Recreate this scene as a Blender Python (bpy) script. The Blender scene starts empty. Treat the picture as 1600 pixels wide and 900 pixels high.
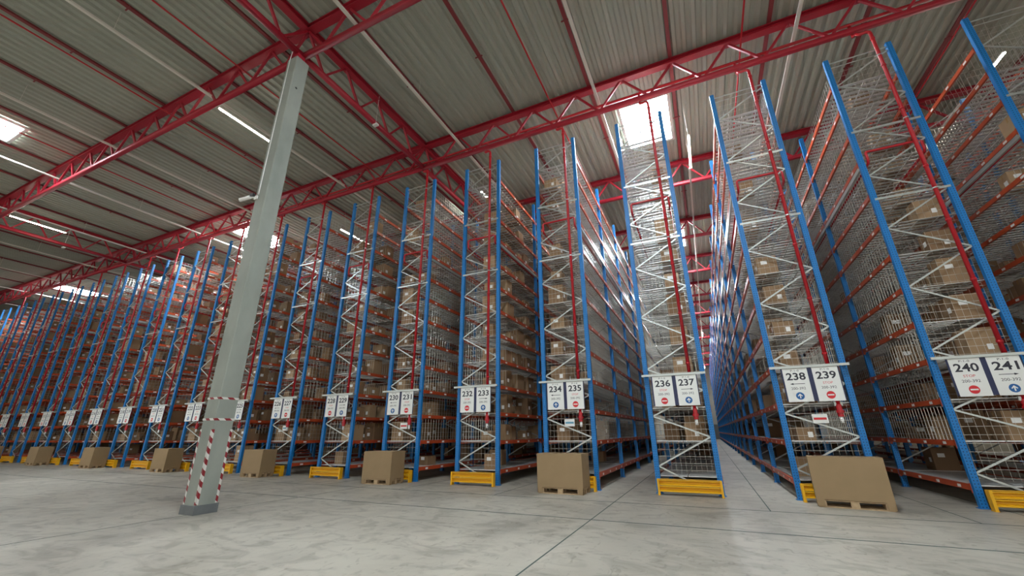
import bpy, math, random
from mathutils import Matrix, Vector

random.seed(7)
C = bpy.context.scene.collection
sc = bpy.context.scene

# ------------------------------------------------------------------ camera, world, exposure
cam_d = bpy.data.cameras.new('camera')
cam_d.sensor_width = 36.0
cam_d.lens = 14.2217
cam_d.clip_end = 400
cam = bpy.data.objects.new('camera', cam_d)
C.objects.link(cam)
R_ = ((0.90863322, 0.14769886, 0.39060302), (0.41750959, -0.30237898, -0.85688546), (-0.00845086, 0.94167510, -0.33641728))
cam.matrix_world = Matrix((R_[0] + (-4.71714,), R_[1] + (-12.07956,), R_[2] + (1.49976,), (0, 0, 0, 1)))
sc.camera = cam

sc.view_settings.view_transform = 'Standard'
sc.view_settings.look = 'None'
sc.view_settings.gamma = 1.0
sc.view_settings.use_curve_mapping = False
sc.view_settings.exposure = -0.06

SKYLIGHT_POWER = 95.0
LAMP_POWER = 90.0
world = bpy.data.worlds.new('hall_daylight')
sc.world = world
world.use_nodes = True
bg = world.node_tree.nodes['Background']
bg.inputs[0].default_value = (1.0, 0.955, 0.87, 1)
bg.inputs[1].default_value = 1.15

# ------------------------------------------------------------------ calibration of the place (metres)
P = 3.0506          # pitch of the racks
W = 1.45            # rack width
H = 11.73           # upright height
BAY = 3.7
LEV = [.42, 1.26, 2.1, 2.95, 3.8, 4.65, 5.5, 6.35, 7.2, 8.2, 9.05, 9.95, 10.8]
DECK_Z = 13.86
TR_Y0, TR_P = 0.03, 6.2        # cross trusses
COLX = -14.48                  # column grid
COLP = 24.4

# ------------------------------------------------------------------ materials
def mat(name, col, rough=.5, metal=0., emit=None, power=0.):
    m = bpy.data.materials.new(name)
    m.use_nodes = True
    b = m.node_tree.nodes['Principled BSDF']
    b.inputs['Base Color'].default_value = (*col, 1)
    b.inputs['Roughness'].default_value = rough
    b.inputs['Metallic'].default_value = metal
    if emit:
        b.inputs['Emission Color'].default_value = (*emit, 1)
        b.inputs['Emission Strength'].default_value = power
    return m

def nodes(m):
    return m.node_tree.nodes, m.node_tree.links, m.node_tree.nodes['Principled BSDF']

def noisy(m, c1, c2, scale, detail=4, stretch=(1, 1, 1), rough=None):
    n, l, b = nodes(m)
    tc = n.new('ShaderNodeTexCoord'); mp = n.new('ShaderNodeMapping'); mp.inputs['Scale'].default_value = stretch
    ns = n.new('ShaderNodeTexNoise'); ns.inputs['Scale'].default_value = scale; ns.inputs['Detail'].default_value = detail
    r = n.new('ShaderNodeValToRGB'); r.color_ramp.elements[0].color = (*c1, 1); r.color_ramp.elements[1].color = (*c2, 1)
    r.color_ramp.elements[0].position = .3; r.color_ramp.elements[1].position = .7
    l.new(tc.outputs['Object'], mp.inputs[0]); l.new(mp.outputs[0], ns.inputs['Vector']); l.new(ns.outputs['Fac'], r.inputs[0]); l.new(r.outputs[0], b.inputs['Base Color'])
    if rough:
        rr = n.new('ShaderNodeMapRange'); rr.inputs['To Min'].default_value = rough[0]; rr.inputs['To Max'].default_value = rough[1]
        l.new(ns.outputs['Fac'], rr.inputs[0]); l.new(rr.outputs[0], b.inputs['Roughness'])
    return m

def stripes(m, ca, cb, vec, period, duty=.5):
    """diagonal two-colour tape printed along vec (object coordinates)"""
    n, l, b = nodes(m)
    tc = n.new('ShaderNodeTexCoord'); d = n.new('ShaderNodeVectorMath'); d.operation = 'DOT_PRODUCT'; d.inputs[1].default_value = vec
    a = n.new('ShaderNodeMath'); a.operation = 'DIVIDE'; a.inputs[1].default_value = period
    f = n.new('ShaderNodeMath'); f.operation = 'FRACT'; g = n.new('ShaderNodeMath'); g.operation = 'GREATER_THAN'; g.inputs[1].default_value = duty
    mx = n.new('ShaderNodeMix'); mx.data_type = 'RGBA'; mx.inputs[6].default_value = (*ca, 1); mx.inputs[7].default_value = (*cb, 1)
    l.new(tc.outputs['Object'], d.inputs[0]); l.new(d.outputs['Value'], a.inputs[0]); l.new(a.outputs[0], f.inputs[0]); l.new(f.outputs[0], g.inputs[0])
    l.new(g.outputs[0], mx.inputs[0]); l.new(mx.outputs[2], b.inputs['Base Color'])
    return m

M = {}
M['galv'] = mat('galvanised_steel', (.52, .56, .54), .38, .6)
M['wire'] = mat('bright_zinc_wire', (.62, .62, .58), .28, .8)
M['slat'] = mat('zinc_shelf_slat', (.70, .71, .70), .36, .4)
M['shadegalv'] = mat('shaded_galvanised_steel', (.30, .31, .31), .5, .6)  # same galvanised steel, with the shade inside the racks painted into its colour
M['blue'] = mat('blue_powder_coat', (.005, .165, .46), .5)
M['orange'] = mat('orange_red_powder_coat', (.46, .070, .022), .32)
M['red'] = mat('signal_red_paint', (.36, .012, .028), .42)
M['pipe'] = mat('red_pipe_paint', (.42, .008, .016), .30)
M['darkred'] = mat('dark_red_steel', (.22, .030, .034), .5)  # purlin colour, a darker red than the trusses
M['yellow'] = mat('yellow_paint', (.72, .38, .006), .42)
M['white'] = mat('white_lacquer', (.80, .80, .78), .4)
M['tray'] = mat('pale_tray_steel', (.76, .73, .66), .45)
M['dark'] = mat('dark_plastic', (.02, .02, .022), .5)
M['navy'] = mat('navy_board', (.018, .025, .075), .5)
M['plate'] = mat('white_sign_plate', (.74, .75, .72), .4)
M['ink'] = mat('black_print', (.02, .022, .035), .5)
M['signred'] = mat('red_print', (.60, .02, .03), .45)
M['signblue'] = mat('blue_print', (.008, .10, .30), .45)
M['paleblue'] = mat('pale_blue_print', (.10, .30, .42), .5)
M['wood'] = noisy(mat('raw_pallet_wood', (.4, .28, .15), .75), (.30, .20, .11), (.46, .33, .19), 9, 3, (1, 8, 1))
M['tape'] = mat('brown_packing_tape', (.36, .22, .10), .25)
M['paper'] = mat('paper_label', (.80, .80, .78), .55)
M['lamp'] = mat('lamp_diffuser', (1, 1, 1), .5, 0, (1.0, .93, .80), LAMP_POWER)
M['sky'] = mat('skylight_dome', (1, 1, 1), .5, 0, (.84, .93, 1.0), SKYLIGHT_POWER)
M['hazard'] = stripes(mat('hazard_tape', (.5, .5, .5), .45), (.62, .60, .56), (.24, .014, .022), (.8, .8, 1.0), .21)

# blue uprights with their punched slots
n, l, b = nodes(M['blue'])
tc = n.new('ShaderNodeTexCoord'); sp = n.new('ShaderNodeSeparateXYZ'); l.new(tc.outputs['Object'], sp.inputs[0])
def mth(op, a, v=None, w=None):
    x = n.new('ShaderNodeMath'); x.operation = op
    for i, q in enumerate((a, v, w)):
        if q is None: continue
        if isinstance(q, (int, float)): x.inputs[i].default_value = q
        else: l.new(q, x.inputs[i])
    return x.outputs[0]
fz = mth('FRACT', mth('DIVIDE', sp.outputs['Z'], .06))
slot = mth('MULTIPLY', mth('GREATER_THAN', fz, .30), mth('LESS_THAN', fz, .66))
ax = mth('ABSOLUTE', sp.outputs['X'])
col = mth('MULTIPLY', mth('GREATER_THAN', ax, .018), mth('LESS_THAN', ax, .036))
fac = mth('MULTIPLY', slot, col)
mx = n.new('ShaderNodeMix'); mx.data_type = 'RGBA'
mx.inputs[6].default_value = (.005, .165, .46, 1); mx.inputs[7].default_value = (.004, .03, .09, 1)
l.new(fac, mx.inputs[0]); l.new(mx.outputs[2], b.inputs['Base Color'])

# cardboard: each carton its own brown
M['card'] = mat('cardboard', (.36, .235, .125), .8)
n, l, b = nodes(M['card'])
geo = n.new('ShaderNodeNewGeometry'); oi = n.new('ShaderNodeObjectInfo'); ad = n.new('ShaderNodeMath'); ad.operation = 'ADD'
l.new(geo.outputs['Random Per Island'], ad.inputs[0]); l.new(oi.outputs['Random'], ad.inputs[1])
fr = n.new('ShaderNodeMath'); fr.operation = 'FRACT'; l.new(ad.outputs[0], fr.inputs[0])
rp = n.new('ShaderNodeValToRGB'); rp.color_ramp.elements[0].color = (.19, .11, .055, 1); rp.color_ramp.elements[1].color = (.36, .24, .135, 1)
l.new(fr.outputs[0], rp.inputs[0]); l.new(rp.outputs[0], b.inputs['Base Color'])
M['cardbig'] = noisy(mat('pallet_carton_board', (.36, .235, .125), .8), (.27, .185, .095), (.295, .20, .105), 3, 2)

# floor: worn polished concrete
M['floor'] = mat('polished_concrete', (.4, .37, .33), .4)
n, l, b = nodes(M['floor'])
tc = n.new('ShaderNodeTexCoord')
def noise(scale, detail, st=(1, 1, 1), rot=0, dist=0.):
    mp = n.new('ShaderNodeMapping'); mp.inputs['Scale'].default_value = st; mp.inputs['Rotation'].default_value = (0, 0, rot)
    ns = n.new('ShaderNodeTexNoise'); ns.inputs['Scale'].default_value = scale; ns.inputs['Detail'].default_value = detail; ns.inputs['Distortion'].default_value = dist
    l.new(tc.outputs['Object'], mp.inputs[0]); l.new(mp.outputs[0], ns.inputs['Vector']); return ns.outputs['Fac']
def ramp(src, stops):
    r = n.new('ShaderNodeValToRGB')
    while len(r.color_ramp.elements) < len(stops): r.color_ramp.elements.new(.5)
    for e, (p_, c_) in zip(r.color_ramp.elements, stops): e.position = p_; e.color = (*c_, 1)
    l.new(src, r.inputs[0]); return r.outputs[0]
base = ramp(noise(.35, 7, (1, 1, 1), 0, .6), [(.28, (.31, .285, .235)), (.5, (.41, .38, .315)), (.72, (.49, .455, .38))])
streak = ramp(noise(1.3, 9, (.8, 1.3, 1), .25, 2.2), [(.36, (.74, .735, .72)), (.5, (1, 1, 1)), (.8, (1.06, 1.06, 1.05))])
track = ramp(noise(.9, 3, (2.2, .12, 1), 0, .3), [(.33, (.90, .90, .90)), (.5, (1, 1, 1))])
spots = ramp(noise(7, 4, (1, .6, 1), .5, 1.5), [(.30, (.74, .73, .71)), (.42, (1, 1, 1))])
cur = base
for s_ in (streak, track, spots):
    mm = n.new('ShaderNodeMix'); mm.data_type = 'RGBA'; mm.blend_type = 'MULTIPLY'; mm.inputs[0].default_value = 1
    l.new(cur, mm.inputs[6]); l.new(s_, mm.inputs[7]); cur = mm.outputs[2]
l.new(cur, b.inputs['Base Color'])
rr = n.new('ShaderNodeMapRange'); rr.inputs['To Min'].default_value = .30; rr.inputs['To Max'].default_value = .58
l.new(noise(.8, 5), rr.inputs[0]); l.new(rr.outputs[0], b.inputs['Roughness'])
M['joint'] = mat('joint_sealant', (.055, .085, .075), .7)
M['concrete'] = noisy(mat('precast_concrete', (.4, .42, .38), .7), (.22, .24, .21), (.30, .32, .28), 1.7, 6, (1, 1, .5))
M['plinth'] = noisy(mat('grey_plinth_paint', (.1, .11, .11), .6), (.105, .115, .115), (.135, .145, .145), 4, 3)
M['deck'] = noisy(mat('galvanised_roof_deck', (.5, .5, .45), .5, .0), (.355, .37, .31), (.395, .41, .345), .8, 3, (4, .1, 1))
M['wallup'] = mat('cream_wall_panel', (.70, .65, .54), .6)
M['wallbase'] = mat('grey_wall_base', (.22, .225, .21), .6)

# ------------------------------------------------------------------ mesh helpers
class MB:
    def __init__(s): s.v = []; s.f = []; s.mi = []; s.k = 0
    def mat(s, k): s.k = k; return s
    def face(s, idx): s.f.append(idx); s.mi.append(s.k)
    def box(s, x0, y0, z0, x1, y1, z1):
        b = len(s.v)
        s.v += [(x0, y0, z0), (x1, y0, z0), (x1, y1, z0), (x0, y1, z0), (x0, y0, z1), (x1, y0, z1), (x1, y1, z1), (x0, y1, z1)]
        for q in ((0, 3, 2, 1), (4, 5, 6, 7), (0, 1, 5, 4), (1, 2, 6, 5), (2, 3, 7, 6), (3, 0, 4, 7)): s.face(tuple(b + i for i in q))
        return s
    def bar(s, p, q, w, h, up=(0, 1, 0)):
        p = Vector(p); q = Vector(q); d = (q - p).normalized(); u = Vector(up)
        a = d.cross(u)
        if a.length < 1e-4: a = d.cross(Vector((1, 0, 0)))
        a.normalize(); c = a.cross(d).normalized(); b = len(s.v)
        for e in (p, q):
            for i, j in ((-1, -1), (1, -1), (1, 1), (-1, 1)): s.v.append(tuple(e + a * (w / 2 * i) + c * (h / 2 * j)))
        for f in ((0, 1, 2, 3), (7, 6, 5, 4), (0, 4, 5, 1), (1, 5, 6, 2), (2, 6, 7, 3), (3, 7, 4, 0)): s.face(tuple(b + i for i in f))
        return s
    def tube(s, pts, r, n=10):
        pts = [Vector(p) for p in pts]; b = len(s.v)
        ref = None
        for i, p in enumerate(pts):
            d = (pts[min(i + 1, len(pts) - 1)] - pts[max(i - 1, 0)]).normalized()
            if ref is None: ref = Vector((0, 0, 1)) if abs(d.z) < .9 else Vector((0, 1, 0))
            a = d.cross(ref)
            if a.length < 1e-3: a = d.cross(Vector((1, 0, 0)))
            a.normalize(); c = a.cross(d).normalized(); ref = c
            k = 1.0
            if 0 < i < len(pts) - 1:
                t = (pts[i] - pts[i - 1]).normalized().dot(d); k = 1 / max(t, .5)
            for j in range(n):
                t = 2 * math.pi * j / n
                s.v.append(tuple(p + (a * math.cos(t) + c * math.sin(t)) * r))
        for i in range(len(pts) - 1):
            for j in range(n):
                s.face((b + i * n + j, b + i * n + (j + 1) % n, b + (i + 1) * n + (j + 1) % n, b + (i + 1) * n + j))
        s.face(tuple(b + j for j in range(n))[::-1]); e = b + (len(pts) - 1) * n; s.face(tuple(e + j for j in range(n)))
        return s
    def prism(s, poly, z0, z1, ax='z'):
        b = len(s.v); m = len(poly)
        for z in (z0, z1):
            for x, y in poly: s.v.append({'z': (x, y, z), 'x': (z, x, y), 'y': (x, z, y)}[ax])
        for i in range(m): s.face((b + i, b + (i + 1) % m, b + m + (i + 1) % m, b + m + i))
        s.face(tuple(b + i for i in range(m))[::-1]); s.face(tuple(b + m + i for i in range(m)))
        return s
    def mesh(s, name, mats):
        me = bpy.data.meshes.new(name); me.from_pydata(s.v, [], s.f)
        if not isinstance(mats, (list, tuple)): mats = [mats]
        for m in mats: me.materials.append(M[m])
        if len(mats) > 1: me.polygons.foreach_set('material_index', s.mi)
        me.update(); return me

def smooth(me):
    me.polygons.foreach_set('use_smooth', [len(p.vertices) == 4 for p in me.polygons]); return me

def put(name, me, parent=None, loc=(0, 0, 0), rz=0., **kw):
    o = bpy.data.objects.new(name, me); C.objects.link(o)
    if parent: o.parent = parent
    o.location = loc
    if rz: o.rotation_euler = (0, 0, rz)
    for k, v in kw.items(): o[k] = v
    return o
def thing(name, label, cat, loc=(0, 0, 0), rz=0., group=None, me=None):
    o = put(name, me, None, loc, rz, label=label, category=cat)
    if group: o['group'] = group
    return o

def ORD(i):
    return ['first', 'second', 'third', 'fourth', 'fifth', 'sixth', 'seventh', 'eighth', 'ninth', 'tenth', 'eleventh', 'twelfth', 'thirteenth', 'fourteenth', 'fifteenth',
            'sixteenth', 'seventeenth', 'eighteenth', 'nineteenth', 'twentieth', 'twenty-first', 'twenty-second', 'twenty-third', 'twenty-fourth', 'twenty-fifth'][i]

# ------------------------------------------------------------------ setting
put('floor', MB().box(-140, -40, -.2, 40, 80, 0).mesh('floor', 'floor'), kind='structure')
# sealed joints cut in the slab, a few mm proud so that they read
jb = MB()
for y in (-1.83, -3.93, -10.4): jb.box(-140, y - .02, -.01, 40, y + .02, .0015)
for k in range(-2, 12): jb.box(-k * P + 2.25 - .011, -1.8 if k != 3 else -40, -.01, -k * P + 2.25 + .011, 77, .0012)
for x in ( -14.44, -21.8, -29.1, -36.4, .25, 7.5): jb.box(x - .009, -40, -.01, x + .009, 77, .0015)
put('floor_joints', jb.mesh('floor_joints', 'joint'), kind='structure')

# trapezoidal roof deck, ribs along the aisles
PER = .31; X0, X1, Y0, Y1 = -140., 40., -34., 77.4
mb = MB(); prof = []; x = X0
while x < X1:
    prof += [(x, DECK_Z), (x + .10, DECK_Z), (x + .15, DECK_Z + .072), (x + .26, DECK_Z + .072)]; x += PER
for xx, zz in prof: mb.v += [(xx, Y0, zz), (xx, Y1, zz)]
for i in range(len(prof) - 1): mb.face((2 * i, 2 * i + 1, 2 * i + 3, 2 * i + 2))
b0 = len(mb.v)
mb.box(X0, Y0, DECK_Z + .08, X1, Y1, DECK_Z + .3)
put('ceiling', mb.mesh('ceiling', 'deck'), kind='structure')
wb = MB().mat(0).box(-140, 77, 2.6, 40, 77.3, 14).mat(1).box(-140, 76.97, 0, 40, 77.3, 2.6)
put('wall_back', wb.mesh('wall_back', ['wallup', 'wallbase']), kind='structure')
wb = MB().mat(0).box(-140.3, -40, 2.6, -140, 77, 14).mat(1).box(-140.3, -40, 0, -139.97, 77, 2.6)
put('wall_left', wb.mesh('wall_left', ['wallup', 'wallbase']), kind='structure')

# ------------------------------------------------------------------ roof trusses
BOTZ, TOPZ = 12.56, 13.70
def truss_meshes(L, nseg, key):
    d = L / nseg
    top = MB()      # top chord: a broad flange profile along x
    top.box(0, -.125, TOPZ + .07, L, .125, TOPZ + .10).box(0, -.125, TOPZ - .10, L, .125, TOPZ - .07).box(0, -.04, TOPZ - .07, L, .04, TOPZ + .07)
    bot = MB().prism([(-.085, BOTZ - .06), (-.06, BOTZ - .085), (.06, BOTZ - .085), (.085, BOTZ - .06), (.085, BOTZ + .06), (.06, BOTZ + .085), (-.06, BOTZ + .085), (-.085, BOTZ + .06)], 0, L, 'x')
    dia = []
    for i in range(nseg):
        a = (i * d, 0, TOPZ - .1 if i % 2 == 0 else BOTZ + .07); c = ((i + 1) * d, 0, BOTZ + .07 if i % 2 == 0 else TOPZ - .1)
        s = .10 if i % 2 == 0 else -.10
        dia.append(MB().bar((a[0] + .05, 0, a[2]), (c[0] - .05, 0, c[2]), .07, .07).mesh('truss_diagonal', 'red'))
    return top.mesh('truss_top_chord', 'red'), smooth(bot.mesh('truss_bottom_chord', 'red')), dia
TX = truss_meshes(COLP, 28, 'x')
TY = truss_meshes(TR_P, 8, 'y')
def truss(loc, rz, T, label, group=None):
    t = thing('roof_truss', label, 'roof truss', loc, rz, group)
    put('top_chord', T[0], t); put('bottom_chord', T[1], t)
    for dm in T[2]: put('diagonal', dm, t)
    return t
bays_x = [(COLX, 'right of the pillar'), (COLX - COLP, 'first bay left of the pillar'), (COLX - 2 * COLP, 'second bay left of the pillar'), (COLX - 3 * COLP, 'third bay left of the pillar')]
rows = {-2: 'in front of the pillar', -1: 'resting on the pillar', 0: 'directly above the rack fronts', 1: 'just behind the rack fronts'}
for j in range(-3, 13):
    y = TR_Y0 + j * TR_P
    if j == -3 or y > 74: continue
    for i, (bx, bl) in enumerate(bays_x):
        if j > 3 and i > 0: continue
        if j == -2 and i > 1: continue
        if j in rows:
            lab = f'red lattice roof truss, {rows[j]}, {bl}'; g = None
        elif i == 0:
            lab = f'red lattice roof truss down the aisle, {ORD(j - 1)} behind the rack fronts'; g = None
        else:
            lab = f'red roof truss, {ORD(j - 1)} row behind rack fronts, {bl}'; g = None
        truss((bx, y, 0), 0, TX, lab)
for cx, nm in ((COLX, 'through the pillar top'), (COLX - COLP, 'far left of the pillar'), (COLX + COLP, 'far right of the pillar')):
    for j in range(-2, 3 if cx > COLX - 1 else 2):
        where = {-2: 'in front of the pillar row', -1: 'between pillar row and rack fronts', 0: 'just behind the rack fronts', 1: 'second span behind rack fronts', 2: 'third span behind rack fronts'}[j]
        truss((cx, TR_Y0 + j * TR_P, 0), math.pi / 2, TY, f'red truss along the aisles {nm}, {where}')

# dark red purlins just under the deck
pur = MB().box(-.06, -34, DECK_Z - .07, .06, 77, DECK_Z - .005)
for y in range(-33, 77, 3): pur.box(-.14, y, DECK_Z - .11, .14, y + .04, DECK_Z - .085)
pur = pur.mesh('purlin', ['darkred'])
px = [7.3, 4.5, 1.75, -1.05, -4.03, -6.93, -10.05, -12.98, -16.0, -18.9, -22.4, -25.2, -28.3, -31.4] + [-31.4 - 3.05 * k for k in range(1, 12)]
for i, x in enumerate(px):
    thing('roof_purlin', f'dark red roof purlin under the ribbed deck, {ORD(i)} counting from the right', 'purlin', (x, 0, 0), me=pur, group='dark red purlins under the deck')
thin = smooth(MB().tube([(0, -34, 13.45), (0, 77, 13.45)], .028, 8).mesh('ceiling_pipe', 'pipe'))
for x, s in ((-1.9, 'above aisle 238'), (-8.4, 'above rack 234 and 235'), (4.35, 'above aisle 242'), (-22.2, 'above rack 226 and 227'), (-17.6, 'right of the lit light by the pillar'), (-29.0, 'left of the pillar skylight')):
    thing('sprinkler_pipe', f'thin red sprinkler pipe under the roof {s}', 'pipe', (x, 0, 0), me=thin, group='thin red pipes under the roof')

# pale cable trays
tr = MB().box(-.05, -34, 12.98, .05, 74, 12.995).box(-.05, -34, 12.98, -.046, 74, 13.04).box(.046, -34, 12.98, .05, 74, 13.04)
for y in range(-33, 74, 6): tr.tube([(0, y, 13.01), (0, y, 13.77)], .004, 4)
tr = tr.mesh('cable_tray', 'tray')
tx = [-.52, -6.65, -12.5, -19.25, -25.8, -31.0, -37.2, -43.3, -49.4, -55.3, -61.5]
for i, x in enumerate(tx):
    thing('cable_tray', f'pale hanging cable tray running with the aisles, {ORD(i)} counting from the right', 'cable tray', (x, 0, 0), me=tr)
tr2 = MB().box(-.035, 4.9, 12.42, .035, 74, 12.45).box(-.035, 4.9, 12.45, -.031, 74, 12.49)
for y in range(7, 74, 6): tr2.tube([(0, y, 12.45), (0, y, 13.84)], .004, 4)
tr2 = tr2.mesh('light_rail', 'tray')
for x, s in ((-3.78, 'over the open aisle beside rack 237'), (5.2, 'over the aisle right of rack 241')):
    thing('light_rail', f'slim pale lighting rail {s}', 'light rail', (x, 0, 0), me=tr2)

# ------------------------------------------------------------------ lamps and skylights
def lamp_meshes(L):
    hs = MB().box(-.04, 0, .0, .04, L, .05).box(-.02, L * .2, .05, .02, L * .2 + .05, .08).mesh('lamp_housing', 'tray')
    df = MB().box(-.033, .02, -.022, .033, L - .02, -.001).mesh('lamp_diffuser', 'lamp')
    return hs, df
LM = lamp_meshes(2.25)
def lamp(x, y, z, label, hang=None, group=None):
    t = thing('strip_light', label, 'light', (x, y, z), group=group)
    put('housing', LM[0], t); put('diffuser', LM[1], t, label='glowing white diffuser'); hh = hang if hang else DECK_Z - z
    put('suspension_wire', MB().tube([(0, .3, .05), (0, .1, hh)], .004, 4).tube([(0, 1.95, .05), (0, 2.15, hh)], .004, 4).mesh('lamp_wire', 'tray'), t)
lamp(-19.2, -5.9, 12.72, 'lit strip light on the tray directly left of the concrete pillar', .257)
lamp(-37.2, -5.9, 12.72, 'lit strip light at the far left in front of the racks', .257)
lamp(-.9, -5.9, 12.72, 'lit strip light above the floor in front of rack 238, beyond the picture edge')
lamp(-3.75, 2.5, 12.33, 'lit strip light hanging nearest over the open aisle beside rack 237')
lamp(-3.75, 39.3, 12.33, 'lit strip light halfway down the open aisle beside rack 237', .086)
lamp(-3.75, 68.5, 12.33, 'lit strip light at the far end of the open aisle beside rack 237', .086)
lamp(5.2, 2.62, 12.33, 'lit strip light seen through the rack signed 240 and 241')
lamp(-12.95, 2.5, 12.4, 'lit strip light mostly hidden behind the rack signed 232 and 233')
lamp(-22.1, 2.6, 12.5, 'lit strip light over the aisle between racks 225 and 226')
lamp(-31.2, 2.5, 12.6, 'lit strip light over the aisle left of the concrete pillar')
lamp(-49.2, 2.6, 12.6, 'lit strip light seen between the far left racks')
lamp(5.2, 15.0, 12.33, 'second lit strip light over the aisle right of rack 241', .086)
lamp(-12.95, 15.0, 12.4, 'lit strip light deeper in the aisle left of rack 232')

def skylight(cx, cy, label, w=1.8, d=2.7):
    t = thing('skylight', label, 'skylight', (cx, cy, DECK_Z - .03))
    f = MB()
    for a in ((-w / 2 - .12, -d / 2 - .12, -w / 2, d / 2 + .12), (w / 2, -d / 2 - .12, w / 2 + .12, d / 2 + .12), (-w / 2, -d / 2 - .12, w / 2, -d / 2), (-w / 2, d / 2, w / 2, d / 2 + .12)):
        f.box(a[0], a[1], -.05, a[2], a[3], .03)
    put('frame', f.mesh('skylight_frame', 'white'), t)
    put('dome', MB().box(-w / 2, -d / 2, -.02, w / 2, d / 2, .0).mesh('skylight_dome', 'sky'), t, label='glowing white daylight dome')
for cx, cy, s in ((-5.2, 2.95, 'bright white skylight above the rack signed 236 and 237'), (-29.7, 2.95, 'bright skylight partly hidden behind the concrete pillar'), (-54.4, 2.95, 'bright skylight beyond the far left racks'),
                  (-30.1, -9.4, 'bright skylight cut by the left edge of the picture'), (-5.2, 15.2, 'skylight above the middle of rack 236 and 237'), (-29.7, 15.2, 'skylight further back over the left racks'),
                  (-5.2, -9.4, 'unseen skylight added for light above the open floor near the camera'), (-5.2, -21.7, 'skylight over the floor well behind the camera'), (-29.7, -21.7, 'skylight over the floor far left of the camera'), (-5.2, 27.5, 'added unseen skylight over rack 236 and 237, third one deep'), (-5.2, 39.8, 'skylight over rack 236 and 237, fourth one deep'), (-5.2, 52.1, 'added unseen skylight over rack 236 and 237, fifth one deep'), (-5.2, 64.4, 'added unseen skylight over rack 236 and 237, deepest one'), (19.2, 2.95, 'skylight above the racks right of rack 241')):  # near-floor, third, fifth and deepest skylights: unseen, added to brighten floor and end wall
    skylight(cx, cy, s)

# ------------------------------------------------------------------ storage racks: shared meshes
# upright: lipped C section, open to the inside
def upright_mesh(side):
    s = side  # +1 opens towards +x
    o = [(-.06, -.05), (.06, -.05), (.06, .05), (.035, .05), (.035, .043), (.052, .043), (.052, -.042), (-.052, -.042), (-.052, .043), (-.035, .043), (-.035, .05), (-.06, .05)]
    m = MB().prism(o, .01, H)
    m.box(-.09, -.08, 0, .09, .08, .012)
    return m.mesh('rack_upright', 'blue')
UP = upright_mesh(1)
JOINTS = [('m', .30), ('L', .64), ('R', 1.35), ('L', 1.88), ('R', 2.52), ('L', 3.14), ('R', 3.9), ('L', 4.65), ('R', 5.45), ('L', 6.2), ('R', 7.0), ('L', 7.73), ('R', 8.5), ('L', 9.2), ('R', 10.0), ('L', 10.75), ('R', 11.5)]
JX = {'L': .055, 'R': W - .055, 'm': .75}
DIAG = []
for (a, za), (c, zc) in zip(JOINTS[:-1], JOINTS[1:]):
    DIAG.append(MB().bar((JX[a], -.0, za), (JX[c], -.0, zc), .036, .022).mesh('diagonal_brace', 'galv'))
CROSS = [MB().box(.0, -.062, z - h / 2, W, -.052, z + h / 2).mesh('cross_bar', 'galv') for z, h in ((7.02, .06), (9.1, .06))]
CROSS.append(MB().box(.0, -.02, 11.58, W, .0, 11.61).box(.0, .02, 11.45, W, .03, 11.47).mesh('cross_bar', 'galv'))
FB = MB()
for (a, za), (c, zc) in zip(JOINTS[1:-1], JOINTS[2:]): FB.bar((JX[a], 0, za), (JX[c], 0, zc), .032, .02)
FB = FB.mesh('frame_bracing', 'shadegalv')

def beam_into(m, y0, x, side, z):
    # box beam with a step, white location labels on the aisle face
    o = side
    xa, xb = (x - .07, x - .02) if side < 0 else (x + .02, x + .07)
    m.mat(0).box(xa, y0 + .05, z - .10, xb, y0 + BAY - .05, z + .012)
    fx = xa if side < 0 else xb
    m.box(min(xa, xb), y0 + .045, z - .15, max(xa, xb) , y0 + .07, z + .03).box(min(xa, xb), y0 + BAY - .07, z - .15, max(xa, xb), y0 + BAY - .045, z + .03)
    for k in range(4):
        yy = y0 + .42 + k * .93
        m.mat(1).box(min(fx, fx + side * .002), yy, z - .078, max(fx, fx + side * .002), yy + .14, z - .022)
BEAM = {}
for s, x in ((-1, .0), (1, W)):
    m = MB(); beam_into(m, 0, x, s, 0); BEAM[s] = m.mesh('shelf_beam', ['orange', 'paper'])
TIE = {L_: MB().box(-.062, .04, 7.98, -.012, L_, 8.09).mesh('tie_channel', 'galv') for L_ in (20 * BAY, 6 * BAY)}

def deck_into(m, y0, z, solid):
    if solid:
        for k in range(12):
            a = y0 + .07 + k * .297
            m.box(.03, a, z - .022, W / 2 - .01, a + .288, z); m.box(W / 2 + .01, a, z - .022, W - .03, a + .288, z)
    else:
        y = y0 + .09
        while y < y0 + BAY - .06:
            m.box(.02, y, z - .014, W - .02, y + .085, z); y += .195
        for xx in (.35, .725, 1.1): m.box(xx - .012, y0 + .06, z - .03, xx + .012, y0 + BAY - .06, z - .013)
DECK = {}
for sol in (True, False):
    m = MB(); deck_into(m, 0, 0, sol); DECK[sol] = m.mesh('shelf_deck', 'slat')
def part_into(m, y0, xf):
    for i, z in enumerate(LEV):
        if i < 1: continue
        top = (LEV[i + 1] if i + 1 < len(LEV) else 11.5) - .13
        y = y0 + .1
        while y < y0 + BAY - .05:
            m.box(xf - .0048, y - .0048, z, xf + .0048, y + .0048, top); y += .165
        zz = z + .12
        while zz < top + .01:
            m.box(xf - .0035, y0 + .05, zz - .0035, xf + .0035, y0 + BAY - .05, zz + .0035); zz += .15
def div_into(m, y0, ks=(0, 1, 2)):
    for i, z in enumerate(LEV):
        if i < 3: continue
        top = z + .6
        for k in ks:
            y = y0 + .9 + k * .93
            x = .09
            while x < W - .06:
                m.box(x - .003, y - .003, z, x + .003, y + .003, top); x += .11
            m.box(.09, y - .004, top - .004, W - .09, y + .004, top + .004)
PART = {}
for s in (0, 1):
    m = MB(); part_into(m, 0, .045 if s == 0 else W - .045); PART[s] = m.mesh('side_mesh', 'wire')
DIVM = []
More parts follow.
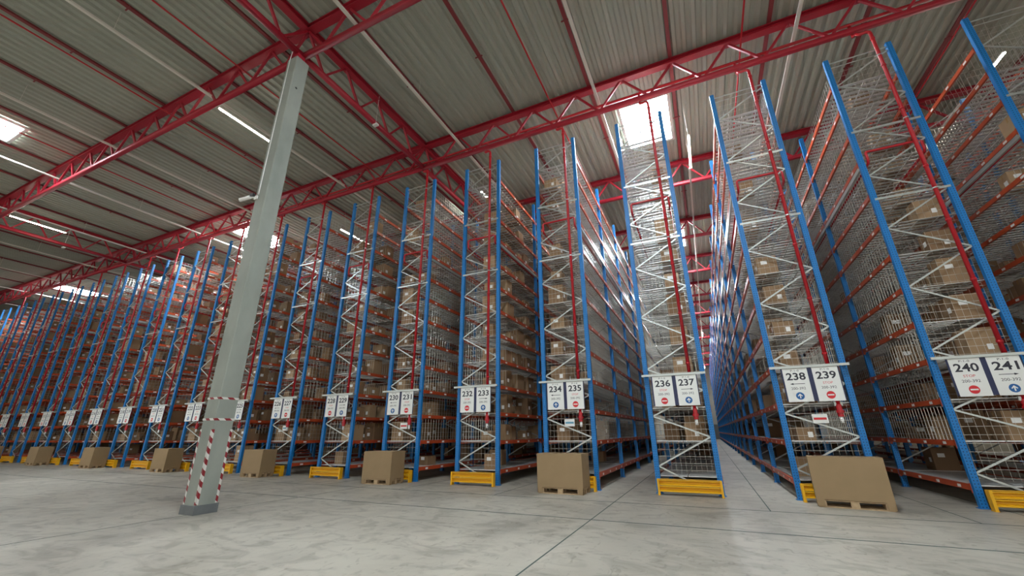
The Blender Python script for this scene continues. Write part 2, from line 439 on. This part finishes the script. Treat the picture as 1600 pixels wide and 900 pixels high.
for k in range(3):
    m = MB(); div_into(m, 0, (k,)); DIVM.append(m.mesh('wire_divider', 'wire'))
m = MB()
zz = .55
while zz < 11.35:
    m.box(.06, .055, zz - .0025, W - .06, .060, zz + .0025); zz += .165
x = .12
while x < W - .08:
    m.box(x - .0014, .060, .5, x + .0014, .063, 11.35); x += .12
FRONT = m.mesh('front_mesh', 'wire')
def rest_mesh(kind, b0, b1):
    m = MB()
    if kind == 'beam':
        for bidx in range(b0, b1):
            for z in LEV:
                for s, x in ((-1, 0.), (1, W)): beam_into(m, bidx * BAY, x, s, z)
        return m.mesh('shelf_beams', ['orange', 'paper'])
    if kind == 'deck':
        for bidx in range(b0, b1):
            for i, z in enumerate(LEV): deck_into(m, bidx * BAY, z, i < 3)
        return m.mesh('shelf_decks', 'slat')
    if kind == 'div':
        for bidx in range(b0, b1): div_into(m, bidx * BAY)
        return m.mesh('wire_dividers', 'wire')
    for bidx in range(b0, b1): part_into(m, bidx * BAY, .045 if kind == 'part0' else W - .045)
    return m.mesh('side_meshes', 'wire')
RX = 1.13
CRP = smooth(MB().tube([(.16, .3, 8.12), (.16, .04, 8.14), (.16, .0, 8.2), (.16, .0, 8.42), (.2, .02, 8.47), (.26, .03, 8.47), (1.25, .03, 8.47), (1.3, .0, 8.42), (1.3, .0, 8.2), (1.3, .04, 8.14), (1.3, .3, 8.12)], .033, 10).mesh('cross_pipe', 'pipe'))
BR = smooth(MB().tube([(0, .3, 8.12), (0, 18.4, 8.12)], .03, 8).mesh('branch_pipe', 'pipe'))
cache = {}
def rest(kind, b0, b1):
    k = (kind, b0, b1)
    if k not in cache: cache[k] = rest_mesh(*k)
    return cache[k]

def rack_signs(n): return 240 - 2 * n, 241 - 2 * n
def rack_name(n):
    a, b_ = rack_signs(n)
    return f'{a} and {b_}'
RACKS = range(-2, 21)
for n in RACKS:
    near = n <= 4
    nb = 20 if near else 6
    nbeam, ndeck = (4, 7) if near and n >= -1 else (1, 1)
    if n >= 0 and n <= 16: lab = f'tall blue and orange storage rack behind the sign {rack_name(n)}'
    elif n < 0: lab = f'tall blue storage rack, {"first" if n == -1 else "second"} to the right of sign 241'
    else: lab = f'tall blue storage rack at the far left, {ORD(n - 17)} beyond sign 208'
    t = thing('storage_rack', lab, 'rack', (-n * P, 0, 0), group='storage racks in a row')
    for k in range(nb + 1):
        for x in (0., W): put('upright', UP, t, (x, k * BAY, 0))
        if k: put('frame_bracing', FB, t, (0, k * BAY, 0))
    for dm in DIAG: put('diagonal_brace', dm, t)
    for cm in CROSS: put('cross_bar', cm, t)
    for bidx in range(nbeam):
        for z in LEV:
            for s in (-1, 1): put('shelf_beam', BEAM[s], t, (0, bidx * BAY, z))
    for bidx in range(ndeck):
        for i, z in enumerate(LEV):
            if not (n == -1 and i == 12): put('shelf_deck', DECK[i < 3], t, (0, bidx * BAY, z))
    put('shelf_beam', rest('beam', nbeam, nb), t, kind='stuff')
    put('shelf_deck', rest('deck', ndeck, nb), t, kind='stuff')
    sd = n % 2
    for bidx in range(1 if n > 4 else 3):
        put('side_mesh', PART[sd], t, (0, bidx * BAY, 0)); [put('wire_divider', dv, t, (0, bidx * BAY, 0)) for dv in DIVM]
    put('side_mesh', rest(f'part{sd}', 1 if n > 4 else 3, nb), t, kind='stuff')
    put('wire_divider', rest('div', 1 if n > 4 else 3, nb), t, kind='stuff')
    put('cross_pipe', CRP, t, (0, 0, 0))
    for x in (.16, 1.3): put('branch_pipe', BR, t, (x, 0, 0))
    put('front_mesh', FRONT, t)
    put('tie_channel', TIE[nb * BAY], t); put('tie_channel', TIE[nb * BAY], t, (W + .074, 0, 0))

# ------------------------------------------------------------------ rack end guards
gr = [(-.30, .0), (-.285, .0), (-.285, .02), (-.225, .045), (-.225, .085), (-.285, .11), (-.285, .13), (-.30, .13), (-.30, .107), (-.24, .08), (-.24, .05), (-.30, .023)]
RAIL = MB().prism([(y, z) for y, z in gr], .04, 1.44, 'x').mesh('guard_rail', 'yellow')
POST = MB().box(-.03, -.325, 0, .03, -.17, .012).box(-.025, -.32, .012, .025, -.312, .375).box(-.025, -.312, .012, -.018, -.18, .37).box(.018, -.312, .012, .025, -.18, .37).mesh('guard_post', 'yellow')
LID = MB().box(.02, -.31, .362, 1.46, -.19, .372).mesh('guard_top', 'yellow')
for n in range(-1, 17):
    t = thing('rack_guard', f'yellow steel guard at the foot of the rack signed {rack_name(n)}' if n >= 0 else 'yellow steel guard at the foot of the rack right of 241', 'guard', (-n * P, -.06, 0), group='yellow guards at the rack ends')
    put('rail', RAIL, t, (0, 0, .085)); put('rail', RAIL, t, (0, 0, .225)); put('top_rail', LID, t)
    for x in (.03, 1.46): put('post', POST, t, (x, 0, 0))

# ------------------------------------------------------------------ aisle signs
dg = bpy.context.evaluated_depsgraph_get()
tcache = {}
def text_mesh(s, w, h, m, bold=0.):
    key = (s, w, h, m)
    if key in tcache: return tcache[key]
    cu = bpy.data.curves.new('lettering', 'FONT'); cu.body = s; cu.size = 1; cu.extrude = .004; cu.offset = bold; cu.resolution_u = 3
    o = bpy.data.objects.new('lettering', cu); C.objects.link(o)
    bpy.context.view_layer.update()
    me = bpy.data.meshes.new_from_object(o.evaluated_get(bpy.context.evaluated_depsgraph_get()))
    bpy.data.objects.remove(o); bpy.data.curves.remove(cu)
    xs = [v.co.x for v in me.vertices]; ys = [v.co.y for v in me.vertices]; zs = [v.co.z for v in me.vertices]
    ax, bx_, ay, by = min(xs), max(xs), min(ys), max(ys)
    for v in me.vertices:
        x, y, z = v.co
        v.co = ((x - (ax + bx_) / 2) / (bx_ - ax) * w, -(z * .25) - .0, (y - (ay + by) / 2) / (by - ay) * h)
    me.materials.clear(); me.materials.append(M[m]); me.name = 'lettering'
    tcache[key] = me
    return me
PW, PH = .505, .78
plate = MB().box(-PW / 2, -.004, -PH, PW / 2, .0, 0).mesh('sign_plate', 'plate')
SBAR = MB().box(-.09, -.03, -.028, W + .07, -.0, .028).box(-.02, -.0, -.02, .04, .155, .02).box(W - .04, .0, -.02, W + .02, .155, .02).mesh('support_bar', 'galv')
BACK = MB().box(.14, .002, -.80, 1.30, .010, -.03).mesh('backing_board', 'navy')
def disc(r, y0, y1, n_=40):
    return [(r * math.cos(2 * math.pi * i / n_), r * math.sin(2 * math.pi * i / n_)) for i in range(n_)]
NOENTRY = MB().mat(0).prism(disc(.085, 0, 0), -.003, 0, 'y').mat(1).box(-.062, -.0045, -.014, .062, -.003, .014).mesh('no_entry_symbol', ['signred', 'plate'])
up_arrow = [(-.011, -.055), (.011, -.055), (.011, .015), (.038, -.012), (.05, .002), (0, .056), (-.05, .002), (-.038, -.012), (-.011, .015)]
GOUP = MB().mat(0).prism(disc(.085, 0, 0), -.003, 0, 'y').mat(1).prism(up_arrow, -.0045, -.003, 'y').mesh('straight_ahead_symbol', ['signblue', 'plate'])
arr = [(-.15, -.006), (.08, -.006), (.08, -.022), (.15, 0), (.08, .022), (.08, .006), (-.15, .006)]
ARR = {1: MB().prism(arr, -.002, 0, 'y').mesh('direction_arrow', 'ink'), -1: MB().prism([(-x, z) for x, z in arr][::-1], -.002, 0, 'y').mesh('direction_arrow', 'ink')}
SY = -.212
for n in range(-1, 17):
    a, b_ = rack_signs(n)
    t = thing('aisle_sign', f'hanging pair of white aisle signs numbered {a} and {b_}', 'sign', (-n * P, SY, 2.94), group='aisle number signs')
    put('support_bar', SBAR, t)
    put('backing_board', BACK, t, label='dark navy board between the white plates')
    for num, cx, side in ((a, .425, -1), (b_, 1.025, 1)):
        go = (n % 2 == 0) == (side == 1)
        pl = put('sign_plate', plate, t, (cx, 0, -.035))
        put('floor_code', text_mesh('P-1-0', .17, .042, 'ink'), pl, (0, -.004, -.055))
        put('aisle_number', text_mesh(str(num), .39, .175, 'ink', .022), pl, (0, -.004, -.19))
        if go:
            put('direction_arrow', ARR[side], pl, (0, -.004, -.365))
            put('go_symbol', GOUP, pl, (0, -.004, -.645))
        else:
            put('stop_word', text_mesh('STOP', .19, .052, 'signred'), pl, (0, -.004, -.365))
            put('no_entry_symbol', NOENTRY, pl, (0, -.004, -.645))
        put('range_text', text_mesh('200-392', .29, .058, 'ink'), pl, (0, -.004, -.47))
# small notices on the mesh
for n, x, z, m_, s in ((1, .73, 1.745, 'signred', 'small white notice with a red band under sign 238'), (3, .77, 1.755, 'paleblue', 'small white notice with a blue band under sign 235'),
                       (5, .85, 1.75, 'signred', 'small white notice with a red band under sign 231'), (7, .94, 1.745, 'paleblue', 'small white notice with a pale band under sign 227')):
    t = thing('notice_plate', s, 'notice', (-n * P + x, -.068, z), group='small notices under the signs')
    put('plate', MB().box(-.15, -.004, -.1, .15, 0, .1).mesh('notice', 'plate'), t)
    put('band', MB().box(-.125, -.006, -.025, .125, -.004, .025).mesh('notice_band', m_), t)
    put('hook', MB().box(-.1, 0, .06, -.08, .03, .08).box(.08, 0, .06, .1, .03, .08).mesh('notice_hook', 'galv'), t)

# ------------------------------------------------------------------ sprinkler risers
def arc(p, q, r_, n_=5): return []
RX = 1.13
rp_ = MB().tube([(RX, 0, 2.05), (RX, 0, 12.12), (RX - .02, 0, 12.18), (RX - .08, .0, 12.22), (RX - .2, 0.02, 12.22), (RX - .25, .05, 12.26), (RX - .26, .1, 12.34), (RX - .26, .26, 12.42), (RX - .26, .262, 12.839)], .044, 12)
for z in (3.2, 4.6, 6.1, 7.6, 9.4, 10.9, 11.9): rp_.tube([(RX, 0, z), (RX, 0, z + .05)], .056, 12)
RISER = smooth(rp_.mesh('riser_pipe', 'pipe'))
TAGC = MB()
for z in (7.0, 9.12, 11.3): TAGC.tube([(RX, 0, z - .02), (RX, 0, z + .01)], .06, 12)
TAGC = TAGC.box(RX - .08, -.02, 2.02, RX + .08, .02, 2.1).mesh('pipe_clamp', 'galv')
VALVE = (MB().tube([(RX, 0, 1.78), (RX, 0, 2.05)], .055, 12).tube([(RX, 0, 1.86), (RX, 0, 1.92)], .075, 12).mesh('drain_valve', 'pipe'))
CAP = smooth(MB().tube([(RX, 0, 1.64), (RX, 0, 1.78)], .035, 10).mesh('drain_cap', 'paper'))
for n in range(-2, 19):
    who = f'the rack signed {rack_name(n)}' if 0 <= n <= 16 else (f'rack {-n} right of sign 241' if n < 0 else f'rack {n - 16} beyond sign 208')
    t = thing('sprinkler_riser', f'red vertical sprinkler pipe on the front of {who}', 'pipe', (-n * P, -.132, 0), group='red sprinkler risers on the rack fronts')
    put('riser_pipe', RISER, t); put('pipe_clamp', TAGC, t); put('drain_valve', VALVE, t); put('drain_cap', CAP, t, label='white drain cap')
thing('sprinkler_main', 'long red sprinkler main pipe running inside the truss above the rack fronts', 'pipe', (0, .13, 12.89), me=smooth(MB().tube([(-110, 0, 0), (34, 0, 0)], .05, 10).mesh('sprinkler_main', 'pipe')))

# ------------------------------------------------------------------ concrete pillar
px0, px1, py0, py1 = -14.69, -14.27, -6.48, -6.06
t = thing('concrete_pillar', 'tall grey concrete pillar with red and white hazard tape near its foot', 'pillar', (px0 / 2 + px1 / 2, py0 / 2 + py1 / 2, 0))
t['kind'] = 'thing'
hw = .21; ch = .02
oct_ = [(-hw + ch, -hw), (hw - ch, -hw), (hw, -hw + ch), (hw, hw - ch), (hw - ch, hw), (-hw + ch, hw), (-hw, hw - ch), (-hw, -hw + ch)]
put('shaft', MB().prism(oct_, 0, 12.2).mesh('pillar_shaft', 'concrete'), t)
q = .235
put('plinth', MB().prism([(-q, -q), (q, -q), (q, q), (-q, q)], 0, .17).mesh('pillar_plinth', 'plinth'), t, label='dark grey painted plinth')
put('bearing_plate', MB().box(-.17, -.17, 12.2, .17, .17, 12.26).box(-.09, -.12, 12.26, .09, .12, 12.48).mesh('bearing_plate', 'red'), t, label='red steel bearing under the trusses')
e = .003; tw = .05
for (cx, cy), sx, sy in (((-hw, -hw), 1, 1), ((hw, -hw), -1, 1), ((hw, hw), -1, -1), ((-hw, hw), 1, -1)):
    mm = MB()
    xa = cx - sx * e; ya = cy - sy * e
    mm.box(min(xa, xa + sx * tw), min(ya, cy), .18, max(xa, xa + sx * tw), max(ya, cy), 1.62)
    mm.box(min(xa, cx), min(ya, ya + sy * tw), .18, max(xa, cx), max(ya, ya + sy * tw), 1.62)
    put('hazard_tape', mm.mesh('hazard_tape', 'hazard'), t, label='red and white striped corner tape')
for z in (1.80, 2.24):
    mm = MB()
    mm.box(-hw - e, -hw - e, z, hw + e, -hw, z + .045).box(hw, -hw - e, z, hw + e, hw + e, z + .045).box(-hw - e, hw, z, hw + e, hw + e, z + .045).box(-hw - e, -hw - e, z, -hw, hw + e, z + .045)
    put('hazard_band', mm.mesh('hazard_band', 'hazard'), t, label='red and white striped band around the pillar')
put('conduit', MB().tube([(-.08, -hw - .014, 7.45), (-.08, -hw - .014, 12.2), (-.02, -hw + .0, 12.75)], .010, 8).mesh('conduit', 'white'), t, label='thin white cable conduit')
put('lifting_hole', MB().tube([(hw - .01, -.04, 11.1), (hw + .002, -.04, 11.1)], .035, 14).mesh('lifting_hole', 'dark'), t)
t = thing('security_camera', 'small white security camera on an arm on the concrete pillar', 'camera', (-14.62, -6.49, 7.36))
put('wall_bracket', MB().box(-.06, -.03, -.05, .06, .0, .05).tube([(0, -.02, 0), (-.16, -.08, .02)], .018, 8).mesh('bracket', 'white'), t)
put('camera_body', smooth(MB().tube([(-.14, -.08, .02), (-.22, -.11, -.01), (-.40, -.17, -.05)], .05, 12).mesh('camera_body', 'white'), ), t)
put('junction_box', MB().box(-.16, -.09, .03, -.04, -.02, .12).mesh('junction_box', 'dark'), t, label='black junction box')

for x, s in ((COLX + .1, 'small white sensor box hanging from a rod beside the pillar-line truss'), (COLX - COLP - .1, 'small white sensor box hanging from a rod near the far left truss')):
    t = thing('hanging_sensor', s, 'sensor', (x, -3.07, 12.36))
    put('housing', MB().box(-.1, -.06, 0, .1, .06, .07).mesh('sensor_housing', 'white'), t)
    put('rod', MB().tube([(0, 0, .07), (0, 0, 1.48)], .008, 6).mesh('sensor_rod', 'white'), t)

# ------------------------------------------------------------------ pallets with big cartons in front of the racks
def big_carton(w, d, h=.96):
    m = MB(); z0 = .15
    m.box(-w / 2, 0, z0, w / 2, d, h)
    for sx in (-1, 1):                     # corner legs of the sleeve reaching down over the pallet
        for ya, yb in ((0, .012), (d - .012, d)):
            x0, x1 = (-w / 2, -w / 2 + .13) if sx < 0 else (w / 2 - .13, w / 2); m.box(x0, ya, .02, x1, yb, z0)
        for ya, yb in ((0, .13), (d - .13, d)):
            x0, x1 = (-w / 2, -w / 2 + .012) if sx < 0 else (w / 2 - .012, w / 2); m.box(x0, ya, .02, x1, yb, z0)
    m.box(-w / 2, d / 2 + .004, h, w / 2, d, h + .004).box(-w / 2, 0, h, w / 2, d / 2 - .004, h + .004)
    return m.mesh('pallet_carton', 'cardbig')
def pallet(w, d):
    boards = MB(); a = w / 2 - .02; dd = d - .02
    for k in range(5):
        y = .02 + k * (dd - .12) / 4; boards.box(-a, y, .122, a, y + .10, .144)
    for x in (-a, -.07, a - .14): boards.box(x, .02, .10, x + .14, dd, .122)
    for y in (.02, dd / 2 - .04, dd - .10): boards.box(-a, y, 0, a, y + .10, .022)
    blocks = [(x, y) for x in (-a, -.07, a - .14) for y in (.02, dd / 2 - .04, dd - .10)]
    return boards.mesh('pallet_boards', 'wood'), [MB().box(x, y, .022, x + .14, y + .10, .10).mesh('pallet_block', 'wood') for x, y in blocks]
for n, cx, yf, w, d, rot in ((1, -2.28, -1.0, 1.25, .51, -8), (3, -8.42, -1.10, 1.23, .70, 0), (5, -14.48, -1.15, 1.10, .70, 3), (7, -20.63, -1.08, .98, .63, 4), (9, -26.8, -1.08, .98, .65, 2),
                             (11, -33.25, -1.05, .98, .63, 2), (13, -39.4, -1.05, .98, .63, 2), (15, -46.3, -1.05, .98, .63, 2)):
    bm_, bl_ = pallet(w, d)
    who = f'rack {rack_name(n)}'
    t = thing('wooden_pallet', f'low wooden pallet under the big carton in front of {who}', 'pallet', (cx, yf, 0), math.radians(rot), group='pallets in front of the racks')
    put('deck_boards', bm_, t)
    for k in bl_: put('block', k, t)
    thing('pallet_carton', f'large plain brown carton on a pallet in front of {who}', 'box', (cx, yf, 0), math.radians(rot), group='large cartons in front of the racks', me=big_carton(w, d))

# ------------------------------------------------------------------ stored cartons
def carton_proto(w, d, h, lab):
    m = MB().box(-w / 2, 0, 0, w / 2, d, h)
    m.box(-w / 2, .0, h, w / 2, d / 2 - .003, h + .003).box(-w / 2, d / 2 + .003, h, w / 2, d, h + .003)
    body = m.mesh('carton', 'card')
    tp = MB().box(-w / 2 - .001, d / 2 - .025, h + .003, w / 2 + .001, d / 2 + .025, h + .0045).box(-w / 2 - .0015, d / 2 - .025, h * .75, -w / 2, d / 2 + .025, h + .004).box(w / 2, d / 2 - .025, h * .75, w / 2 + .0015, d / 2 + .025, h + .004).mesh('packing_tape', 'tape')
    lb = MB()
    if lab & 1: lb.box(-w * .28, -.002, h * .58, -w * .28 + .15, 0, h * .58 + .10)
    if lab & 2: lb.box(w / 2, d * .2, h * .35, w / 2 + .002, d * .2 + .14, h * .35 + .12).box(-w / 2 - .002, d * .2, h * .35, -w / 2, d * .2 + .14, h * .35 + .12)
    if lab & 4: lb.box(w * .1, -.002, h * .25, w * .1 + .1, 0, h * .25 + .12)
    lbm = lb.mesh('shipping_label', 'paper') if lb.v else None
    return body, tp, lbm
protos = []
for (w, d, h) in ((.48, .38, .50), (.46, .50, .36), (.52, .58, .58), (.40, .36, .44), (.50, .45, .64), (.36, .52, .30)):
    for lab in (1, 3, 4, 6): protos.append(((w, d, h), carton_proto(w, d, h, lab)))

# front cartons read off the photograph: (rack, level, x centre, width, height, first y)
FRONTS = {0: [(7, .97), (6, .98), (5, 1.01), (4, .97), (3, .97), (1, 1.1)], 1: [(6, .44), (5, .46), (4, .52), (3, .44), (1, .42)],
          2: [(8, 1.04), (7, 1.06), (6, 1.04), (5, 1.06), (4, 1.0), (3, .98), (1, 1.0)],
          3: [(7, .50), (6, .5), (5, .56), (4, .42), (3, .42), (1, .50), (8, .5), (10, .46), (11, .45)],
          4: [(6, .98), (5, .98), (4, .98), (3, .98), (1, .96), (0, 1.1), (12, 1.0), (11, 1.0), (10, 1.0), (9, 1.0), (8, 1.0), (7, 1.0)]}
cands = []     # (rank, n, level, half, y, x, w, d, h)
for n in RACKS:
    rnd = random.Random(100 + n)
    nb = 20 if n <= 4 else 6
    main = 1 if n % 2 == 0 else 0
    for li, z in enumerate(LEV):
        gap = (LEV[li + 1] if li + 1 < len(LEV) else 11.6) - z - .16
        for half in (0, 1):
            y = .14 if half == main else .14 + rnd.random() * .5
            first = True
            ymax = nb * BAY - .3
            while y < ymax:
                bay_y = y % BAY
                if bay_y < .1: y += .1 - bay_y + .01; continue
                if any(e_ < bay_y < e_ + .065 for e_ in (.87, 1.80, 2.73)): y += .07; continue
                w_, d_, h_ = rnd.choice(((.48, .38, .50), (.46, .50, .36), (.52, .58, .58), (.40, .36, .44), (.50, .45, .64), (.36, .52, .30)))
                ends = [e_ for e_ in (.87, 1.80, 2.73, 3.60) if e_ > bay_y]
                if not ends: y += BAY - bay_y + .12; continue
                if bay_y + d_ > ends[0]: y += ends[0] - bay_y + (.07 if ends[0] < 3.5 else .24); continue
                if half == main: dens = {0: .12, 1: .9, 2: .85, 3: .9}.get(li, .82 if li < 9 else .6)
                else: dens = {0: .1, 1: .6, 2: .6, 3: .5}.get(li, .22)
                if n <= 3 and half != main: dens *= .25 if li > 3 else .5
                if n == 1 and y > 1: dens *= .5
                if n in (5, 13, 17) and li > 8: dens *= .25
                if n >= 6 and half != main and 3 < li < 11: dens = .4
                if n == -1 and li > 6: dens *= .2 if li < 12 else 0
                ok = rnd.random() < dens
                xc = (.40 if half == 0 else 1.06) + rnd.uniform(-.04, .04)
                if n in FRONTS and first:
                    if half == main and any(f[0] == li for f in FRONTS[n]): ok = True; xc = [f[1] for f in FRONTS[n] if f[0] == li][0]
                    else: ok = False
                first = False
                if ok and h_ < gap:
                    xc = max(w_ / 2 + .08, xc) if half == 0 else min(W - w_ / 2 - .08, xc)
                    if half == 0: xc = min(xc, .705 - w_ / 2)
                    else: xc = max(xc, .745 + w_ / 2)
                    cands.append([n, li, half, y, xc, w_, d_, h_])
                    y += d_ + rnd.uniform(.01, .05)
                else: y += rnd.uniform(.25, .6)
# which cartons show largest: near the front, on the side that faces the lens
def show(c):
    n, li, half, y, xc, w_, d_, h_ = c
    X = -n * P + xc
    dist = math.dist((X, y, LEV[li]), (-4.72, -12.08, 1.5))
    vis = 1.0
    if n >= 3: open_y = 1.6 * 12 / max(1., abs(X + 4.7))
    elif n == 2: open_y = .1
    else: open_y = 6
    if y < .3: vis = 1.0
    elif (n >= 3 and half == 1) or (n <= 1 and half == 0): vis = .75 if y < open_y else .08
    else: vis = .35 if y < open_y else .05
    if n < 0: vis *= .45
    return vis * w_ * h_ / dist ** 2
cands.sort(key=show, reverse=True)
single, bulk = cands[:290], cands[290:]
LVN = ['lowest', 'second', 'third', 'fourth', 'fifth', 'sixth', 'seventh', 'eighth', 'ninth', 'tenth', 'eleventh', 'twelfth', 'top']
order = {}
for c in sorted(single, key=lambda c: (c[0], c[1], c[2], c[3])):
    k = (c[0], c[1], c[2]); order[k] = order.get(k, -1) + 1
    n, li, half, y, xc, w_, d_, h_ = c
    num = rack_signs(n)[half]
    pos = 'frontmost' if order[k] == 0 else f'{ORD(order[k])} from the front'
    lev = f'{LVN[li]} shelf' + (' up' if 0 < li < 12 else '')
    ps = [p_ for p_ in protos if p_[0] == (w_, d_, h_)]
    (_, (body, tp, lbm)) = ps[(n * 7 + li * 3 + half + order[k]) % len(ps)]
    o = thing('carton', f'brown cardboard carton on the {lev} behind sign {num}, {pos}' if n >= 0 and n <= 16 else f'brown cardboard carton on the {lev} of rack side {num}, {pos}', 'box',
              (-n * P + xc, y, LEV[li] + .001), random.uniform(-.02, .02), 'cartons stored on the racks', body)
    if n <= 8:
        put('packing_tape', tp, o)
        if lbm: put('shipping_label', lbm, o)
m = MB()
rnd = random.Random(5)
for n, li, half, y, xc, w_, d_, h_ in bulk:
    X = -n * P + xc; z = LEV[li] + .001
    m.mat(0).box(X - w_ / 2, y, z, X + w_ / 2, y + d_, z + h_)
    if y < 18 and rnd.random() < .6:
        s = 1 if half else -1; fx = X + s * w_ / 2; a = y + d_ * .2; zz = z + h_ * .4
        m.mat(1).box(min(fx, fx + s * .002), a, zz, max(fx, fx + s * .002), a + .12, zz + .1)
put('carton', m.mesh('stored_cartons', ['card', 'paper']), None, label='brown cardboard cartons packed deep on the shelves of all racks', category='box', kind='stuff')
